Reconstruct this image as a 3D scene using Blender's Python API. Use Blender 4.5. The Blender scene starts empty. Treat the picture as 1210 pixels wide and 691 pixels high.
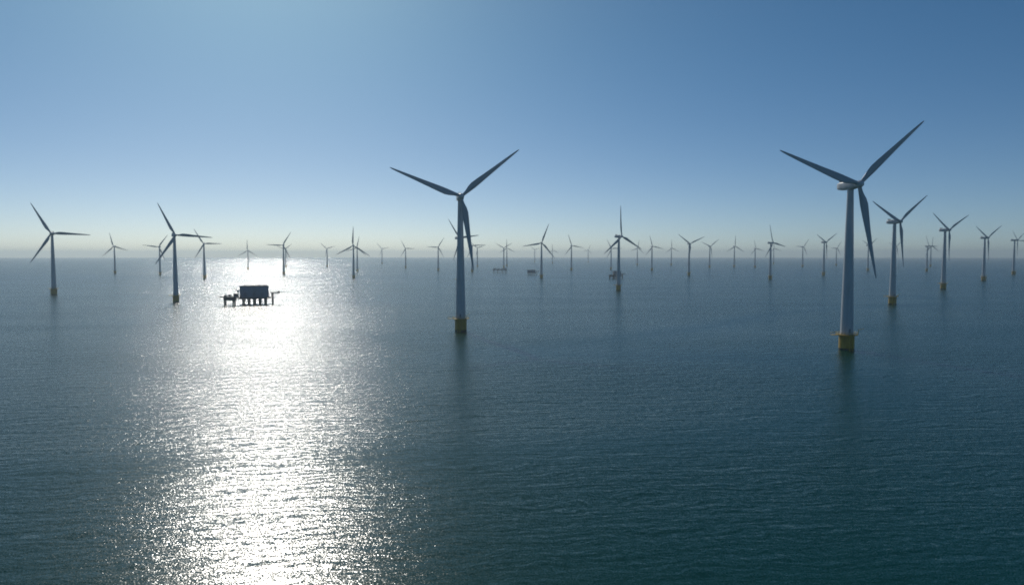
import bpy, bmesh, math, random
from mathutils import Vector, Matrix

R = math.radians
S = bpy.context.scene
COL = S.collection

# ------------------------------------------------------------------ camera
CAM_Z = 54.0
F_PX = 808.0                      # focal length in pixels of the 1210 px wide photograph
CX, CY, HORIZON = 605.0, 345.5, 302.0
PITCH = math.atan((CY - HORIZON) / F_PX)
cam_data = bpy.data.cameras.new('camera')
cam_data.sensor_width = 36.0
cam_data.lens = 36.0 * F_PX / 1210.0
cam_data.clip_start = 0.5
cam_data.clip_end = 120000.0
cam = bpy.data.objects.new('camera', cam_data)
COL.objects.link(cam)
cam.location = (0, 0, CAM_Z)
cam.rotation_euler = (math.pi / 2 - PITCH, 0, 0)
S.camera = cam

# ------------------------------------------------------------------ sky, sun, exposure
SUN_AZ = R(-20.6)                 # clockwise from +Y (negative = left of the view)
SUN_EL = R(35.0)
world = bpy.data.worlds.new('World')
S.world = world
world.use_nodes = True
wn, wl = world.node_tree.nodes, world.node_tree.links
wn.clear()
sky = wn.new('ShaderNodeTexSky')
sky.sky_type = 'NISHITA'
sky.sun_disc = False
sky.sun_elevation = SUN_EL
sky.sun_rotation = SUN_AZ
sky.air_density = 0.48
sky.dust_density = 0.4
sky.ozone_density = 2.0
sky.altitude = 0
tcw = wn.new('ShaderNodeTexCoord')
mx = wn.new('ShaderNodeVectorMath'); mx.operation = 'MAXIMUM'; mx.inputs[1].default_value = (-10, -10, 0.0005)
bg = wn.new('ShaderNodeBackground'); bg.inputs['Strength'].default_value = 0.067
wo = wn.new('ShaderNodeOutputWorld')
wl.new(tcw.outputs['Generated'], mx.inputs[0])
wl.new(mx.outputs[0], sky.inputs['Vector'])
hs = wn.new('ShaderNodeHueSaturation'); hs.inputs['Saturation'].default_value = 1.15
tint = wn.new('ShaderNodeVectorMath'); tint.operation = 'MULTIPLY'; tmix = wn.new('ShaderNodeMix'); tmix.data_type = 'VECTOR'
tmix.inputs[4].default_value = (1.02, 1.065, 1.0)         # near the horizon
tmix.inputs[5].default_value = (0.77, 1.15, 1.12)         # higher up
sepz = wn.new('ShaderNodeSeparateXYZ'); zr = wn.new('ShaderNodeMapRange'); zr.interpolation_type = 'SMOOTHSTEP'
zr.inputs['From Min'].default_value = 0.0; zr.inputs['From Max'].default_value = 0.34
wl.new(mx.outputs[0], sepz.inputs[0]); wl.new(sepz.outputs['Z'], zr.inputs['Value']); wl.new(zr.outputs[0], tmix.inputs[0])
wl.new(tmix.outputs[1], tint.inputs[1])
wl.new(sky.outputs[0], hs.inputs['Color']); wl.new(hs.outputs[0], tint.inputs[0]); wl.new(tint.outputs[0], bg.inputs['Color'])
wl.new(bg.outputs[0], wo.inputs['Surface'])

sun_data = bpy.data.lights.new('sun', 'SUN')
sun_data.energy = 2.0
sun_data.angle = R(0.53)
sun_data.color = (1.0, 0.95, 0.87)
sun = bpy.data.objects.new('sun', sun_data)
COL.objects.link(sun)
sd = Vector((math.sin(SUN_AZ) * math.cos(SUN_EL), math.cos(SUN_AZ) * math.cos(SUN_EL), math.sin(SUN_EL)))
sun.rotation_euler = sd.to_track_quat('Z', 'Y').to_euler()
sun.location = (0, 0, 400)

S.view_settings.view_transform = 'Standard'
S.view_settings.look = 'None'
S.view_settings.exposure = 0.0
S.view_settings.gamma = 1.0
S.view_settings.use_curve_mapping = False
S.cycles.use_denoising = True
S.cycles.denoising_input_passes = 'RGB_ALBEDO_NORMAL'
S.cycles.denoising_prefilter = 'NONE'     # the sun glitter must keep its grain
S.cycles.use_adaptive_sampling = False
S.cycles.filter_width = 1.8
S.cycles.max_bounces = 6
S.cycles.volume_bounces = 0
S.cycles.sample_clamp_indirect = 4.0

# ------------------------------------------------------------------ pixel -> sea, only used to read off distances
def ground_at(px, py):
    dx, dy = (px - CX) / F_PX, (CY - py) / F_PX
    d = Vector((dx, math.cos(PITCH) + dy * math.sin(PITCH), -math.sin(PITCH) + dy * math.cos(PITCH)))
    t = -CAM_Z / d.z
    return Vector((d.x * t, d.y * t, 0))

def height_at(P, py):
    """height above P whose image lies at row py"""
    k = (CY - py) / F_PX
    c, s = math.cos(PITCH), math.sin(PITCH)
    # up = Y*s + (z-cz)*c ; depth = Y*c - (z-cz)*s ; up = k*depth
    return CAM_Z + P.y * (k * c - s) / (c + k * s)

# ------------------------------------------------------------------ materials
def mat(name, base, rough=0.5, metallic=0.0, wear=None, wear_scale=0.4, streak=(1, 1, 1), amount=0.5, lo=0.45, hi=0.7):
    m = bpy.data.materials.new(name)
    m.use_nodes = True
    n, l = m.node_tree.nodes, m.node_tree.links
    b = n['Principled BSDF']
    b.inputs['Roughness'].default_value = rough
    b.inputs['Metallic'].default_value = metallic
    if wear is None:
        wear = tuple(c * 0.7 for c in base)
    tc = n.new('ShaderNodeTexCoord')
    mp = n.new('ShaderNodeMapping'); mp.inputs['Scale'].default_value = streak
    nz = n.new('ShaderNodeTexNoise'); nz.inputs['Scale'].default_value = wear_scale; nz.inputs['Detail'].default_value = 6
    rp = n.new('ShaderNodeMapRange')
    rp.inputs['From Min'].default_value = lo; rp.inputs['From Max'].default_value = hi
    rp.inputs['To Max'].default_value = amount
    mixn = n.new('ShaderNodeMix'); mixn.data_type = 'RGBA'
    mixn.inputs['A'].default_value = (*base, 1); mixn.inputs['B'].default_value = (*wear, 1)
    l.new(tc.outputs['Object'], mp.inputs[0]); l.new(mp.outputs[0], nz.inputs['Vector'])
    l.new(nz.outputs['Fac'], rp.inputs['Value']); l.new(rp.outputs[0], mixn.inputs['Factor'])
    l.new(mixn.outputs['Result'], b.inputs['Base Color'])
    return m

M_WHITE = mat('white_turbine_paint', (0.56, 0.58, 0.60), 0.4, wear=(0.42, 0.42, 0.40), streak=(1, 1, 0.12), wear_scale=0.5)
M_BLADE = mat('blade_gelcoat', (0.42, 0.45, 0.48), 0.35, wear=(0.32, 0.34, 0.35), streak=(1, 1, 0.2), wear_scale=0.4)
M_YELLOW = mat('yellow_marine_paint', (0.54, 0.34, 0.05), 0.5, wear=(0.25, 0.13, 0.03), streak=(1, 1, 0.25), wear_scale=0.6, amount=0.45)
M_STEEL = mat('galvanised_steel', (0.30, 0.30, 0.30), 0.5, metallic=0.6, wear_scale=1.0)
M_YRAIL = mat('yellow_rail_paint', (0.60, 0.40, 0.05), 0.5, wear_scale=1.0)
M_WEED = mat('dark_wet_growth', (0.03, 0.04, 0.025), 0.6, wear_scale=2.0)
M_CLAD = mat('blue_grey_cladding', (0.30, 0.35, 0.41), 0.5, wear=(0.20, 0.23, 0.26), streak=(1, 1, 0.2), wear_scale=0.3)
M_DECK = mat('dark_deck_steel', (0.10, 0.11, 0.11), 0.6, wear=(0.16, 0.09, 0.05), wear_scale=0.5)
M_JACKET = mat('jacket_steel', (0.16, 0.15, 0.12), 0.6, wear=(0.14, 0.07, 0.035), streak=(1, 1, 0.3), wear_scale=0.5, amount=0.8)
M_LOUVRE = mat('louvre_grey', (0.20, 0.22, 0.24), 0.55, wear_scale=1.0)

# ------------------------------------------------------------------ sea
def sea_material():
    m = bpy.data.materials.new('sea_water')
    m.use_nodes = True
    n, l = m.node_tree.nodes, m.node_tree.links
    b = n['Principled BSDF']
    b.inputs['IOR'].default_value = 1.333
    b.inputs['Roughness'].default_value = 0.17
    b.inputs['Base Color'].default_value = (0.0001, 0.048, 0.038, 1)
    geo = n.new('ShaderNodeNewGeometry')

    def field(scale, stretch, rot, detail, rough=0.5, dist=0.0):
        mp = n.new('ShaderNodeMapping')
        mp.inputs['Rotation'].default_value = (0, 0, R(rot))
        mp.inputs['Scale'].default_value = (scale * stretch, scale, scale)
        mp.inputs['Location'].default_value = (scale * 13.7, rot * 3.1, 5.0)
        nz = n.new('ShaderNodeTexNoise')
        nz.noise_dimensions = '2D'
        nz.inputs['Scale'].default_value = 1.0
        nz.inputs['Detail'].default_value = detail
        nz.inputs['Roughness'].default_value = rough
        nz.inputs['Distortion'].default_value = dist
        l.new(geo.outputs['Position'], mp.inputs[0]); l.new(mp.outputs[0], nz.inputs['Vector'])
        return nz
    def vec(op, a, b=None):
        v = n.new('ShaderNodeVectorMath'); v.operation = op
        l.new(a, v.inputs[0])
        if isinstance(b, tuple): v.inputs[1].default_value = b
        elif b is not None: l.new(b, v.inputs[1])
        return v
    # the wave trains bend a little, so no crest runs straight for long
    warp = field(1/14.0, .5, 25, 2)
    w1 = vec('MULTIPLY', vec('SUBTRACT', warp.outputs['Color'], (.5, .5, .5)).outputs[0], (9.0, 9.0, 0))
    warp2 = field(1/3.2, .6, -35, 2)
    w2 = vec('MULTIPLY', vec('SUBTRACT', warp2.outputs['Color'], (.5, .5, .5)).outputs[0], (1.7, 1.7, 0))
    PW = vec('ADD', vec('ADD', geo.outputs['Position'], w1.outputs[0]).outputs[0], w2.outputs[0])
    rnd = random.Random(11)
    acc = None
    NW = 14
    for i in range(NW):
        lam = 0.6 * (16.0 ** (i / (NW - 1))) * rnd.uniform(.9, 1.1)
        th = R(103 + rnd.gauss(0, 17))
        d = (math.cos(th), math.sin(th))
        kk = math.tau / lam
        amp = 0.029 if lam < 3.5 else 0.016
        dot = vec('DOT_PRODUCT', PW.outputs[0], (d[0] * kk, d[1] * kk, 0))
        ma = n.new('ShaderNodeMath'); ma.operation = 'ADD'; ma.inputs[1].default_value = rnd.uniform(0, 6.28)
        co = n.new('ShaderNodeMath'); co.operation = 'COSINE'
        l.new(dot.outputs['Value'], ma.inputs[0]); l.new(ma.outputs[0], co.inputs[0])
        sc_ = n.new('ShaderNodeVectorMath'); sc_.operation = 'SCALE'; sc_.inputs[0].default_value = (d[0] * amp, d[1] * amp, 0)
        l.new(co.outputs[0], sc_.inputs['Scale'])
        acc = sc_ if acc is None else vec('ADD', acc.outputs[0], sc_.outputs[0])
    for (sc, st, rot, det, ax, ay) in ((1/60.0, .30, -14, 2, .03, .08), (1/0.8, .5, -18, 2, .20, .34), (1/0.25, .8, -30, 2, .72, .84)):
        nz = field(sc, st, rot, det)
        mul = vec('MULTIPLY', vec('SUBTRACT', nz.outputs['Color'], (.5, .5, .5)).outputs[0], (ax, ay, 0))
        turn = n.new('ShaderNodeVectorRotate'); turn.rotation_type = 'Z_AXIS'
        turn.inputs['Angle'].default_value = R(17)      # wind from ahead-left
        l.new(mul.outputs[0], turn.inputs['Vector'])
        acc = vec('ADD', acc.outputs[0], turn.outputs[0])
    # wind lanes and slicks change how rough the ripples are
    lane = field(1/420.0, .22, 17, 7, 0.64, 0.6)
    mr = n.new('ShaderNodeMapRange')
    mr.inputs['From Min'].default_value = .30; mr.inputs['From Max'].default_value = .62
    mr.inputs['To Min'].default_value = 0.84; mr.inputs['To Max'].default_value = 1.08
    l.new(lane.outputs['Fac'], mr.inputs['Value'])
    # thin winding slicks of smoother water
    sl = field(1/1100.0, .35, 13, 3, 0.5, 0.4)
    m1 = n.new('ShaderNodeMath'); m1.operation = 'SUBTRACT'; m1.inputs[1].default_value = 0.5
    m2 = n.new('ShaderNodeMath'); m2.operation = 'ABSOLUTE'
    m3 = n.new('ShaderNodeMapRange'); m3.inputs['From Max'].default_value = 0.012; m3.inputs['To Min'].default_value = 0.62
    m4 = n.new('ShaderNodeMath'); m4.operation = 'MULTIPLY'
    l.new(sl.outputs['Fac'], m1.inputs[0]); l.new(m1.outputs[0], m2.inputs[0]); l.new(m2.outputs[0], m3.inputs['Value'])
    l.new(mr.outputs[0], m4.inputs[0]); l.new(m3.outputs[0], m4.inputs[1])
    sc = n.new('ShaderNodeVectorMath'); sc.operation = 'SCALE'
    l.new(acc.outputs[0], sc.inputs[0]); l.new(m4.outputs[0], sc.inputs['Scale'])
    # the open water far out is seen mostly on the near faces of its waves
    ln = n.new('ShaderNodeVectorMath'); ln.operation = 'LENGTH'
    l.new(geo.outputs['Position'], ln.inputs[0])
    ad5 = n.new('ShaderNodeMath'); ad5.operation = 'ADD'; ad5.inputs[1].default_value = 260.0
    lean = n.new('ShaderNodeMath'); lean.operation = 'DIVIDE'
    leans = n.new('ShaderNodeMath'); leans.operation = 'MULTIPLY'; leans.inputs[1].default_value = -0.125
    l.new(ln.outputs['Value'], ad5.inputs[0]); l.new(ln.outputs['Value'], lean.inputs[0]); l.new(ad5.outputs[0], lean.inputs[1])
    l.new(lean.outputs[0], leans.inputs[0])
    rad_ = vec('NORMALIZE', geo.outputs['Position'])
    tilt = n.new('ShaderNodeVectorMath'); tilt.operation = 'SCALE'
    l.new(rad_.outputs[0], tilt.inputs[0]); l.new(leans.outputs[0], tilt.inputs['Scale'])
    cmb = vec('ADD', tilt.outputs[0], (0.0, 0.0, 1.0))
    up = n.new('ShaderNodeVectorMath'); up.operation = 'ADD'
    l.new(sc.outputs[0], up.inputs[0]); l.new(cmb.outputs[0], up.inputs[1])
    nm = n.new('ShaderNodeVectorMath'); nm.operation = 'NORMALIZE'
    l.new(up.outputs[0], nm.inputs[0])
    l.new(nm.outputs[0], b.inputs['Normal'])
    return m

SEA_R = 20800.0
def build_sea():
    bm = bmesh.new()
    c = bm.verts.new((0, 0, 0))
    rings = []
    for r in (300, 1200, 4000, 10000, SEA_R):
        rings.append([bm.verts.new((r * math.cos(i * math.tau / 256), r * math.sin(i * math.tau / 256), 0)) for i in range(256)])
    for i in range(256):
        bm.faces.new((c, rings[0][i], rings[0][(i + 1) % 256]))
    for a, b in zip(rings, rings[1:]):
        for i in range(256):
            j = (i + 1) % 256
            bm.faces.new((a[i], b[i], b[j], a[j]))
    me = bpy.data.meshes.new('sea'); bm.to_mesh(me); bm.free()
    me.materials.append(sea_material())
    o = bpy.data.objects.new('sea', me); COL.objects.link(o)
    o['kind'] = 'structure'
    return o
build_sea()

# ------------------------------------------------------------------ haze
def build_haze():
    e, z0, z1 = SEA_R + 300, -1.0, 175.0
    bm = bmesh.new()
    bmesh.ops.create_cube(bm, size=1.0)
    for v in bm.verts:
        v.co = Vector((v.co.x * 2 * e, v.co.y * 2 * e, z0 if v.co.z < 0 else z1))
    me = bpy.data.meshes.new('haze'); bm.to_mesh(me); bm.free()
    m = bpy.data.materials.new('sea_haze'); m.use_nodes = True
    n, l = m.node_tree.nodes, m.node_tree.links
    n.clear()
    v = n.new('ShaderNodeVolumePrincipled')
    v.inputs['Color'].default_value = (0.80, 0.93, 0.97, 1)
    v.inputs['Density'].default_value = 9.5e-5
    v.inputs['Anisotropy'].default_value = 0.45
    out = n.new('ShaderNodeOutputMaterial')
    l.new(v.outputs[0], out.inputs['Volume'])
    me.materials.append(m)
    o = bpy.data.objects.new('haze', me); COL.objects.link(o)
    o['kind'] = 'stuff'
    o['label'] = 'pale even sea haze over the whole wind farm'
    o['category'] = 'haze'
build_haze()

# ------------------------------------------------------------------ mesh helpers
def finish(name, bm, material, parent=None, smooth=40):
    bmesh.ops.recalc_face_normals(bm, faces=bm.faces)
    me = bpy.data.meshes.new(name)
    bm.to_mesh(me); bm.free()
    if smooth:
        me.shade_smooth()
        me.set_sharp_from_angle(angle=R(smooth))
    me.materials.append(material)
    o = bpy.data.objects.new(name, me)
    COL.objects.link(o)
    if parent is not None:
        o.parent = parent
    return o

def lathe(bm, prof, seg=32, c=(0, 0, 0), axis='Z', caps=True):
    rings = []
    for r, z in prof:
        ring = []
        for i in range(seg):
            a = i * math.tau / seg
            p = (r * math.cos(a), r * math.sin(a), z)
            if axis == 'Y':
                p = (r * math.cos(a), z, r * math.sin(a))
            ring.append(bm.verts.new((p[0] + c[0], p[1] + c[1], p[2] + c[2])))
        rings.append(ring)
    for a, b in zip(rings, rings[1:]):
        for i in range(seg):
            j = (i + 1) % seg
            bm.faces.new((a[i], a[j], b[j], b[i]))
    if caps:
        bm.faces.new(rings[0]); bm.faces.new(rings[-1])

def tube(bm, p, q, r, seg=8):
    p, q = Vector(p), Vector(q)
    d = (q - p).normalized()
    u = d.orthogonal().normalized(); w = d.cross(u)
    A = [bm.verts.new(p + (u * math.cos(i * math.tau / seg) + w * math.sin(i * math.tau / seg)) * r) for i in range(seg)]
    B = [bm.verts.new(v.co + (q - p)) for v in A]
    for i in range(seg):
        j = (i + 1) % seg
        bm.faces.new((A[i], A[j], B[j], B[i]))
    bm.faces.new(A); bm.faces.new(B)

def box(bm, c, s, bevel=0.0):
    r = bmesh.ops.create_cube(bm, size=1.0)
    for v in r['verts']:
        v.co = Vector((c[0] + v.co.x * s[0], c[1] + v.co.y * s[1], c[2] + v.co.z * s[2]))
    if bevel:
        es = list({e for v in r['verts'] for e in v.link_edges})
        bmesh.ops.bevel(bm, geom=es, offset=bevel, segments=2, affect='EDGES')

def loft(bm, sections):
    rings = [[bm.verts.new(p) for p in s] for s in sections]
    k = len(rings[0])
    for a, b in zip(rings, rings[1:]):
        for i in range(k):
            j = (i + 1) % k
            bm.faces.new((a[i], a[j], b[j], b[i]))
    bm.faces.new(rings[0]); bm.faces.new(rings[-1])

# ------------------------------------------------------------------ wind turbine (hub 90 m above water, rotor faces -Y, toward the camera)
HUB = 90.0
BLADE = 50.5
OVER = 6.6                        # rotor centre ahead of the tower axis
def blade_bm():
    bm = bmesh.new()
    secs = []
    #        span   chord thick twist
    st = [(0.0, 2.1, 2.1, 0), (1.6, 2.1, 2.1, 0), (4.0, 2.7, 1.9, 10), (7.0, 3.9, 1.45, 13), (10.0, 4.5, 1.15, 12), (15.0, 4.15, 0.85, 9),
          (22.0, 3.4, 0.62, 6), (30.0, 2.65, 0.44, 4), (38.0, 2.0, 0.3, 2), (44.0, 1.45, 0.2, 1), (48.0, 1.0, 0.13, 0), (49.8, 0.6, 0.08, 0), (50.5, 0.2, 0.04, 0)]
    K = 18
    for z, ch, th, tw in st:
        ring = []
        blend = min(1.0, max(0.0, (z - 1.6) / 6.0))
        for i in range(K):
            a = i * math.tau / K
            x, y = math.cos(a) * 0.5, math.sin(a) * 0.5
            # aerofoil-ish: sharper trailing edge (x < 0)
            sharp = (1 - blend) + blend * (0.35 + 0.65 * ((x + 0.5) ** 0.6) if x > -0.5 else 0.35)
            X = x * ch - blend * ch * 0.18
            Y = y * th * sharp
            t = R(tw)
            X, Y = X * math.cos(t) - Y * math.sin(t), X * math.sin(t) + Y * math.cos(t)
            bend = -1.6 * (z / 50.5) ** 2
            ring.append((X, Y + bend, z))
        secs.append(ring)
    loft(bm, secs)
    return bm

def nacelle_bm():
    bm = bmesh.new()
    secs = []
    # y (rear +), half width, z low, z high (about the hub axis)
    for y, hw, zl, zh in ((9.2, 1.2, -1.0, 1.25), (8.7, 1.75, -1.75, 1.9), (6.5, 2.1, -2.2, 2.3), (2.0, 2.25, -2.4, 2.45), (-2.0, 2.25, -2.35, 2.4),
                          (-3.7, 2.05, -2.05, 2.15), (-4.4, 1.75, -1.75, 1.8)):
        ring = []
        for i in range(24):
            a = i * math.tau / 24
            cx, sx = math.cos(a), math.sin(a)
            e = 0.55
            x = math.copysign(abs(cx) ** e, cx) * hw
            zc, zr = (zl + zh) / 2, (zh - zl) / 2
            z = zc + math.copysign(abs(sx) ** e, sx) * zr
            ring.append((x, y, z))
        secs.append(ring)
    loft(bm, secs)
    return bm

def make_turbine():
    root = bpy.data.objects.new('wind_turbine', None)
    COL.objects.link(root)
    root.empty_display_size = 5
    # tower
    bm = bmesh.new()
    prof = [(3.35, 8.6), (3.35, 8.9), (3.42, 8.9), (3.42, 9.2), (3.33, 9.2)]
    zs = [30, 50, 70]
    def rad(z): return 3.33 + (1.62 - 3.33) * ((z - 9.2) / (HUB - 2.4 - 9.2)) ** 1.05
    for z in zs:
        r = rad(z)
        prof += [(r + .01, z - .12), (r + .06, z - .1), (r + .06, z + .1), (r - .01, z + .12)]
    prof += [(1.62, HUB - 2.4), (1.85, HUB - 2.35), (1.85, HUB - 2.0)]
    lathe(bm, prof, 40)
    tower = finish('tower', bm, M_WHITE, root, 30)
    bm = bmesh.new()
    box(bm, (0.0, -3.38, 10.6), (1.0, 0.16, 2.3), 0.05)
    finish('door', bm, M_LOUVRE, tower)
    # transition piece
    bm = bmesh.new()
    lathe(bm, [(3.98, 1.1), (3.98, 7.5), (4.15, 7.65), (4.15, 8.2)], 40)
    tp = finish('transition_piece', bm, M_YELLOW, root, 30)
    bm = bmesh.new()
    lathe(bm, [(4.0, -0.8), (4.06, 0.4), (4.0, 1.1)], 40)
    finish('monopile', bm, M_WEED, root, 30)
    bm = bmesh.new()
    lathe(bm, [(3.4, 8.25), (5.6, 8.25), (5.6, 8.5), (3.4, 8.5)], 40)
    box(bm, (-7.1, -0.5, 8.35), (3.0, 3.0, 0.25))
    finish('platform', bm, M_YELLOW, tp, 30)
    bm = bmesh.new()
    for k in range(20):
        a = k * math.tau / 20
        x, y = 5.5 * math.cos(a), 5.5 * math.sin(a)
        tube(bm, (x, y, 8.5), (x, y, 9.75), 0.07, 6)
        b2 = (k + 1) * math.tau / 20
        for z in (9.1, 9.72):
            tube(bm, (x, y, z), (5.5 * math.cos(b2), 5.5 * math.sin(b2), z), 0.06, 6)
    for (x, y) in ((-8.5, -1.9), (-8.5, .9)):
        tube(bm, (x, y, 8.5), (x, y, 9.75), 0.07, 6)
    tube(bm, (-8.5, -1.9, 9.72), (-8.5, .9, 9.72), 0.06, 6)
    tube(bm, (-8.5, -1.9, 9.72), (-5.1, -1.9, 9.72), 0.06, 6); tube(bm, (-8.5, .9, 9.72), (-5.35, .9, 9.72), 0.06, 6)
    finish('railing', bm, M_YRAIL, tp, 30)
    bm = bmesh.new()
    for x in (-.9, .9):
        tube(bm, (x, -5.3, -0.6), (x, -5.3, 8.4), 0.22)
        for z in (1.6, 4.4, 7.0):
            tube(bm, (x, -5.3, z), (x * 1.2, -4.0, z), 0.14)
    for x in (-.3, .3):
        tube(bm, (x, -5.0, 0), (x, -5.0, 9.4), 0.07, 6)
    for k in range(28):
        tube(bm, (-.3, -5.0, .3 + k * .32), (.3, -5.0, .3 + k * .32), 0.04, 5)
    finish('ladder', bm, M_YRAIL, tp, 30)
    bm = bmesh.new()
    tube(bm, (4.9, -3.0, 8.5), (4.9, -3.0, 11.4), 0.16); tube(bm, (4.9, -3.0, 11.3), (7.4, -4.0, 12.0), 0.12)
    finish('davit_crane', bm, M_YRAIL, tp, 30)
    # nacelle
    nac = finish('nacelle', nacelle_bm(), M_WHITE, root, 45)
    nac.location = (0, 0, HUB)
    bm = bmesh.new()
    box(bm, (0, 6.6, 2.75), (3.0, 1.6, 1.0), 0.12)
    finish('cooler', bm, M_LOUVRE, nac)
    bm = bmesh.new()
    for x in (-.8, .8):
        tube(bm, (x, 4.4, 2.3), (x, 4.4, 4.0), 0.07, 6)
    tube(bm, (-.8, 4.4, 3.9), (.8, 4.4, 3.9), 0.05, 6)
    finish('wind_sensor', bm, M_STEEL, nac)
    # rotor hub > three blades
    bm = bmesh.new()
    lathe(bm, [(0.12, -2.75), (0.75, -2.6), (1.35, -2.1), (1.8, -1.2), (2.0, 0.0), (1.95, 1.2), (1.75, 2.05)], 28, axis='Y')
    hub = finish('rotor_hub', bm, M_WHITE, root, 50)
    hub.location = (0, -OVER, HUB)
    first = None
    for k in range(3):
        if first is None:
            first = b = finish('blade', blade_bm(), M_BLADE, hub, 60)
        else:
            b = first.copy(); COL.objects.link(b); b.parent = hub
        b.rotation_euler = (0, k * math.tau / 3, 0)
        b.location = (math.sin(k * math.tau / 3) * 1.2, 0, math.cos(k * math.tau / 3) * 1.2)
    return root

def copy_tree(o, parent=None):
    c = o.copy(); COL.objects.link(c); c.parent = parent
    for ch in list(o.children):
        copy_tree(ch, c)
    return c

def pose(root, P, hub_py, angle, rpx, yaw, base_turn):
    h = height_at(P, hub_py)
    s = h / HUB
    root.location = P
    root.scale = (s, s, s)
    hpx = F_PX * h / P.y
    k = (rpx / hpx) / ((BLADE + 1.2) / HUB)
    k = min(1.15, max(0.85, k))
    Y = Matrix.Rotation(R(yaw), 4, 'Z')
    for ch in root.children:
        nm = ch.name.split('.')[0]
        if nm == 'nacelle':
            ch.rotation_euler = (0, 0, R(yaw))
        elif nm == 'rotor_hub':
            # a blade at local +Z turned to point `angle` degrees counter-clockwise from +X as seen by the camera
            q = Y @ Matrix.Rotation(R(90 - angle), 4, 'Y')
            ch.location = (Y @ Vector((0, -OVER, 0))) + Vector((0, 0, HUB))
            ch.rotation_euler = q.to_euler()
            for b in ch.children:
                b.scale = (k, 1, k)
        elif nm == 'transition_piece':
            ch.rotation_euler = (0, 0, R(base_turn))

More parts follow.
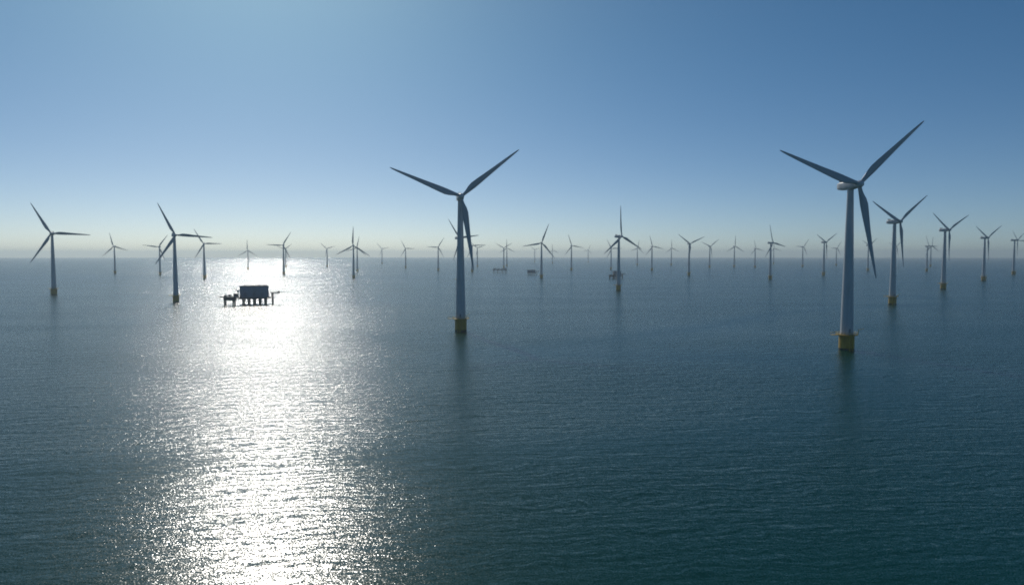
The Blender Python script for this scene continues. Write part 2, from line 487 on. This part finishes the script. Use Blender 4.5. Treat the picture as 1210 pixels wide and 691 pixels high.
# base x, base y, hub y, first blade angle (ccw from right), blade length, yaw to the right, label
TURBINES = [
    (1000, 413, 219, 42, 112, 13, 'largest and nearest wind turbine, on the right, on a yellow base with railed platform'),
    (544.5, 391, 233, 39, 87, 10, 'tall dark wind turbine in the centre foreground, second largest, on a yellow railed base'),
    (1054.3, 359.5, 262, 36, 54, 24, 'white wind turbine just right of the largest one, third largest, blades in a wide Y'),
    (208, 356.5, 277.8, 116.5, 41, 38, 'dark backlit wind turbine left of the boxy platform, at the edge of the sun glitter'),
    (64, 348, 276, 118, 40, 24, 'leftmost wind turbine, alone on dull blue water near the left edge'),
    (730.8, 343, 279.3, 95, 36, 36, 'wind turbine on a yellow base standing in front of a small platform right of centre'),
    (1114.5, 341.5, 271.8, 29, 37, 24, 'turbine with one blade hanging along its tower, next right of the third largest'),
    (1162, 331.5, 281, 32, 28, 24, 'second turbine in from the right edge, blades in a Y with one straight down'),
    (1197.4, 324.5, 283.8, 26, 20, 34, 'rightmost turbine with its whole tower in view, near the right edge'),
    (910, 329.8, 287, 109, 23, 32, 'turbine left of the largest one with one blade pointing low left across the horizon'),
    (541.5, 335, 281.5, 128, 28, 40, 'turbine behind the tall centre tower, only two blades and the nacelle tail showing'),
    (639.8, 328.5, 287, 70, 24, 6, 'turbine just right of the small block-topped platform, one blade steep, one nearly flat left'),
    (241.8, 329.3, 288, 120, 19.5, 20, 'turbine on the glitter edge just right of the dark backlit one'),
    (418, 328.7, 290.3, 88, 23, 4, 'nearer of two overlapping turbines at the right end of the glitter, one blade straight up'),
    (814, 325.3, 288, 145, 19.5, 12, 'V-bladed turbine right of centre, its third blade hidden down its tower'),
    (973.1, 325.3, 286.2, 32, 20, 26, 'Y-bladed turbine with a yellowish base, first sizeable one left of the largest tower'),
    (189.3, 324.8, 291.6, 173, 18, 8, 'turbine just left of the dark backlit one, one blade flat to the left'),
    (335.4, 324.3, 289.7, 178, 18.5, 6, 'turbine in white glitter beyond and right of the boxy platform, one blade flat left'),
    (136, 323.2, 291.2, 103, 17, 8, 'small turbine on open water, second from the left edge'),
    (422.3, 321, 292.6, 78, 13, 8, 'smaller turbine half behind the straight-bladed one at the right end of the glitter'),
    (558, 321.5, 290.5, 5, 15, 10, 'turbine just right of the tall centre tower, touched by its hanging blade tip'),
    (1095, 320.6, 291, 120, 15, 26, 'nearer of the overlapping pair just left of the turbine with the hanging blade'),
    (517.9, 319.8, 292, 178, 11, 8, 'small turbine left of the tall centre one, one blade flat left'),
    (1025.4, 319.8, 290, 37, 12, 24, 'small turbine crossed by the lower blade of the largest one'),
    (675.2, 319.3, 290.4, 110, 14, 12, 'turbine standing alone midway between the two small block-topped platforms right of centre'),
    (770.2, 319.6, 291.2, 108, 13.5, 12, 'second turbine right of the one standing before a platform, one blade up left'),
    (293.3, 318.2, 296, 90, 13, 4, 'small turbine in white glitter directly beyond the boxy platform, one blade straight up'),
    (722, 318.5, 293.6, 120, 13, 12, 'dim turbine rising behind the small platform right of centre'),
    (479.4, 316.6, 293.6, 118, 11, 8, 'lone small turbine midway between the glitter and the tall centre one, blade flat right'),
    (838.4, 316.3, 291, 38, 13.5, 14, 'small turbine in a shallow Y just right of the sizeable V-bladed one'),
    (595.3, 316.4, 293, 30, 10, 6, 'tiny Y-bladed turbine, left of the pair behind the low flat platform'),
    (386.8, 315.3, 293.8, 138, 9, 6, 'tiny turbine at the right part of the bright horizon, blades in a flat V'),
    (867.5, 315.6, 291, 89, 13, 10, 'small turbine with one blade straight up, second one right of the V-bladed one'),
    (892, 316, 293.6, 105, 10.5, 14, 'small turbine overlapped by the low left blade of its larger right neighbour'),
    (948.2, 315.3, 291.7, 175, 10, 14, 'small turbine with blade flat left, immediately left of the yellowish-based Y-bladed one'),
    (337.8, 315.5, 294.5, 160, 10, 6, 'faint turbine almost hidden behind the tower beyond the boxy platform'),
    (598.9, 314.6, 293, 92, 11, 6, 'tiny turbine with a blade straight up, right of the pair behind the low platform'),
    (564.2, 315.3, 293, 20, 9, 6, 'faint tiny turbine, second to the right of the tall centre tower'),
    (1099.4, 315.2, 291, 88, 11, 14, 'farther of the overlapping pair just left of the turbine with the hanging blade'),
    (1057.5, 316, 291, 40, 11, 14, 'faint turbine half hidden behind the tower of the third largest turbine'),
    (988, 313.7, 293.3, 178, 8, 14, 'tiny turbine close to the left side of the largest tower'),
    (753, 313.4, 293, 80, 9.5, 10, 'tiny faint turbine first to the right of the one standing before a platform'),
    (793.2, 313.4, 293.2, 95, 10, 10, 'tiny turbine just left of the sizeable V-bladed one, blade straight up'),
    (914, 312.3, 293.5, 100, 8, 10, 'faint tiny turbine behind the tower whose blade points low left across the horizon'),
    (451.5, 311.8, 294, 130, 9, 8, 'tiny faint turbine first to the right of the glitter pair'),
    (652.8, 311.3, 295.6, 95, 8, 8, 'faint tiny turbine at the low right blade tip of the one beside the block-topped platform'),
    (631.8, 309.8, 295, 20, 7, 6, 'faintest tiny turbine directly behind the small block-topped platform'),
    (695, 309.8, 295.6, 68, 7, 6, 'faint tiny turbine midway between the lone one and the platform with a turbine before it'),
    (1214.5, 322.5, 284.8, 178, 20, 10, 'turbine outside the right edge whose one blade reaches into view'),
]
proto = make_turbine()
random.seed(4)
for i, (bx, by, hy, ang, rpx, yaw, label) in enumerate(TURBINES):
    t = proto if i == len(TURBINES) - 1 else copy_tree(proto)
    pose(t, ground_at(bx, by), hy, ang, rpx, yaw, random.uniform(-25, 40) if i else 0)
    t['label'] = label
    t['category'] = 'wind turbine'
    t['group'] = 'offshore wind turbines of the wind farm'

# ------------------------------------------------------------------ service platforms
def legs(root, pts, ztop, r=0.8, dy=0.0):
    for x, y in pts:
        bm = bmesh.new()
        lathe(bm, [(r, -1.5), (r, ztop - .1), (r * 1.25, ztop - .1), (r * 1.25, ztop)], 16, (x, y, 0))
        finish('leg', bm, M_JACKET, root, 30).location = (0, dy, 0)

def rail(bm, x0, x1, y0, y1, z, step=2.5, h=1.2):
    pts = [(x0, y0), (x1, y0), (x1, y1), (x0, y1)]
    for a, b in zip(pts, pts[1:] + pts[:1]):
        L = math.dist(a, b); k = max(1, int(L / step))
        for i in range(k):
            t = i / k
            x, y = a[0] + (b[0] - a[0]) * t, a[1] + (b[1] - a[1]) * t
            tube(bm, (x, y, z), (x, y, z + h), 0.07, 5)
        for zz in (z + h * .5, z + h):
            tube(bm, (*a, zz), (*b, zz), 0.06, 5)

def substation(P, turn, sc, label, W=26.0, Hh=15.0, left=True, right=True, ZB=6.2):
    """boxy module on legs with a lower deck on the left and a small bridge deck on the right"""
    root = bpy.data.objects.new('offshore_platform', None); COL.objects.link(root)
    root.location = P; root.rotation_euler = (0, 0, R(turn)); root.scale = (sc, sc, sc)
    root['label'] = label; root['category'] = 'platform'; root['group'] = 'offshore service platforms'
    D = 16.0
    z0 = ZB
    bm = bmesh.new()
    box(bm, (0, 0, z0 + Hh / 2 + 1.6), (W, D, Hh), 0.15)
    n = int(W / 1.3)
    for i in range(n + 1):                           # vertical ribs of the cladding
        x = -W / 2 + .4 + i * (W - .8) / n
        box(bm, (x, -D / 2 - .08, z0 + Hh / 2 + 1.6), (.28, .2, Hh - .6))
    for i in range(12):
        y = -D / 2 + .6 + i * (D - 1.2) / 11
        for sx in (-1, 1):
            box(bm, (sx * (W / 2 + .08), y, z0 + Hh / 2 + 1.6), (.2, .28, Hh - .6))
    finish('module', bm, M_CLAD, root, 0)
    bm = bmesh.new()
    box(bm, (0, 0, z0 + Hh + 1.6 + .3), (W + .8, D + .8, .6), .08)
    for i, x in enumerate((-.34, -.05, .2, .38)):
        box(bm, (x * W, (i % 2) * 3 - 1, z0 + Hh + 2.2 + .25), (2.2 + .6 * i, 2.6, 0.5), .1)
    roof = finish('roof', bm, M_DECK, root, 0)
    bm = bmesh.new(); tube(bm, (-W * .16, 2, z0 + Hh + 2.2), (-W * .16, 2, z0 + Hh + 5.0), .12, 6)
    tube(bm, (W * .1, -3, z0 + Hh + 2.2), (W * .1, -3, z0 + Hh + 4.2), .1, 6)
    finish('antenna', bm, M_STEEL, roof)
    for (a, b, wd) in ((-.30, .25, 3.2), (.02, .25, 3.2), (.32, .25, 3.2)):
        bm = bmesh.new()
        for k in range(7):
            box(bm, (a * W, -D / 2 - .28, z0 + 3.4 + k * .55), (wd, .14, .26))
        finish('louvre', bm, M_LOUVRE, root, 0)
    bm = bmesh.new()                                  # main deck with girders
    box(bm, (.8, 0, z0 + .95), (W + 5.5, D + 4, 1.4), .06)
    for y in (-D / 2, 0, D / 2):
        box(bm, (.4, y, z0 + .1), (W + 3, .7, .75))
    finish('deck', bm, M_DECK, root, 0)
    bm = bmesh.new(); rail(bm, -W / 2 - 1.8, W / 2 + 3.4, -D / 2 - 1.8, D / 2 + 1.8, z0 + 1.5)
    finish('railing', bm, M_STEEL, root, 30)
    xs = [-W * .40, -W * .21, -W * .0, W * .2, W * .41]
    legs(root, [(x, y) for x in xs for y in (-D * .38, D * .38)], z0 - .25, .8)
    bm = bmesh.new()
    for x0, x1 in zip(xs[1:], xs[2:]):
        tube(bm, (x0, -D * .38, 1.2), (x1, -D * .38, z0 - .6), .25)
    for x in xs:
        tube(bm, (x, -D * .38, z0 - .8), (x, D * .38, 1.0), .28)
    finish('brace', bm, M_JACKET, root, 30)
    if left:                                          # lower landing deck
        xl = -W / 2 - 10.6
        bm = bmesh.new()
        box(bm, (xl + 1.2, -3.0, 9.0), (17.5, 10, .9), .06)
        box(bm, (xl + 1.6, -3.0, 6.9), (12.0, 8.5, 3.4), .2)
        box(bm, (xl + 6.4, -4.5, 5.2), (3.0, 4.0, 3.0), .2); box(bm, (xl - 3.2, -4.5, 5.4), (2.4, 4.0, 2.6), .2)
        box(bm, (xl + 7.2, -2.5, 11.0), (3.8, 4.2, 3.2), .2)
        box(bm, (xl - 3.0, -3.5, 10.1), (2.8, 2.6, 1.4), .1)
        box(bm, (xl + 1.0, -1.0, 10.4), (2.2, 2.4, 2.0), .1)
        box(bm, (xl - 8.7, -3.0, 9.25), (4.4, 3.2, .4), .05)
        box(bm, (xl + 8.4, 3.9, 8.95), (2.2, 4.6, .5), .04)
        ld = finish('landing_deck', bm, M_DECK, root, 0)
        ld.location = (0, -12, 0)
        bm = bmesh.new(); rail(bm, xl - 7, xl + 9.5, -7.8, 1.8, 9.45)
        finish('railing', bm, M_STEEL, ld, 30)
        legs(root, [(xl - 3.4, -6.5), (xl - 3.4, .6), (xl + 5.4, -6.5), (xl + 7.3, -6.5), (xl + 6.2, .6)], 8.55, .8, -12)
        bm = bmesh.new()
        tube(bm, (xl - 3.4, -6.5, 3.2), (xl - 1.2, -6.5, 8.4), .3)
        tube(bm, (xl + 5.4, -6.5, 3.2), (xl + 3.0, -6.5, 8.4), .3)
        tube(bm, (xl + 7.3, -6.5, 5.8), (xl + 13, -6.0, 9.4), .35)
        tube(bm, (xl - 3.4, -6.5, 1.2), (xl + 7.3, -6.5, 1.2), .25)
        finish('brace', bm, M_JACKET, ld, 30)
        bm = bmesh.new()                               # crane
        cx = xl + 9.8
        tube(bm, (cx, -3, 9.4), (cx, -3, 15.0), .45, 10)
        box(bm, (cx, -3, 15.5), (2.0, 1.8, 1.4), .1)
        for dz in (0, .8):
            tube(bm, (cx, -3, 15.6 + dz), (cx + -3.4, -7.0, 18.2), .16, 6)
        tube(bm, (cx - 3.4, -7.0, 18.2), (cx - 3.4, -7.0, 13.5), .06, 5)
        finish('crane', bm, M_STEEL, root, 30).location = (0, -12, 0)
    if right:
        xr = W / 2 + 3.5
        bm = bmesh.new()
        box(bm, (xr + 4.6, 0, 12.3), (9.6, 7.0, .7), .06)
        box(bm, (xr + 8.0, 0, 13.3), (2.6, 3.0, 1.4), .15)
        box(bm, (xr + 11.0, 0, 12.45), (4.0, 2.2, .35), .05)
        for k in range(4):
            tube(bm, (xr + 1 + k * 2, -3.0, 11.9), (xr + 2 + k * 2, -3.0, 10.6), .14, 6)
        tube(bm, (xr - 2, -3, 10.6), (xr + 8, -3, 10.8), .2, 6)
        sd_ = finish('side_deck', bm, M_DECK, root, 0)
        bm = bmesh.new(); rail(bm, xr, xr + 9.2, -3.3, 3.3, 12.65)
        finish('railing', bm, M_STEEL, sd_, 30)
        legs(root, [(xr + 1.5, -2.4), (xr + 1.5, 2.4)], 11.9, .85)
    return root

Pm = ground_at(301, 359.0)
substation(Pm, 13, 1.0, 'large boxy platform on legs, silhouetted in the sun glitter between the left turbines', W=28.5, Hh=12.3)
P3 = ground_at(628, 324.5)
substation(P3, -4, 0.80, 'hazy block-topped platform left of the turbine with one blade flat left', W=28, Hh=8.5, left=False)
P4 = ground_at(729, 329)
substation(P4, 6, 0.86, 'small platform with a tall box, right behind a turbine tower right of centre', W=20, Hh=12)

def low_platform(P, sc, label):
    root = bpy.data.objects.new('offshore_platform', None); COL.objects.link(root)
    root.location = P; root.scale = (sc, sc, sc)
    root['label'] = label; root['category'] = 'platform'; root['group'] = 'offshore service platforms'
    bm = bmesh.new()
    box(bm, (0, 0, 8.5), (48, 16, 1.4), .1)
    finish('deck', bm, M_DECK, root, 0)
    for x, w, h in ((-17, 8, 4.2), (-5, 11, 3.2), (8, 9, 3.6), (18, 8, 4.6)):
        bm = bmesh.new(); box(bm, (x, 0, 9.2 + h / 2), (w, 10, h), .15)
        finish('cabin', bm, M_CLAD, root, 0)
    bm = bmesh.new(); box(bm, (0, 0, 14.1), (46, 12, .5), .05)
    finish('roof', bm, M_DECK, root, 0)
    bm = bmesh.new(); rail(bm, -23.5, 23.5, -7.6, 7.6, 9.2)
    finish('railing', bm, M_STEEL, root, 30)
    legs(root, [(x, y) for x in (-20, -7, 7, 20) for y in (-6, 6)], 7.8, 1.0)
    bm = bmesh.new()
    for a, b in ((-20, -7), (-7, 7), (7, 20)):
        tube(bm, (a, -6, .8), (b, -6, 7.2), .3)
    finish('brace', bm, M_JACKET, root, 30)
low_platform(ground_at(590.7, 322.0), 0.98, 'low flat hazy platform below the overlapping pair of tiny turbines')
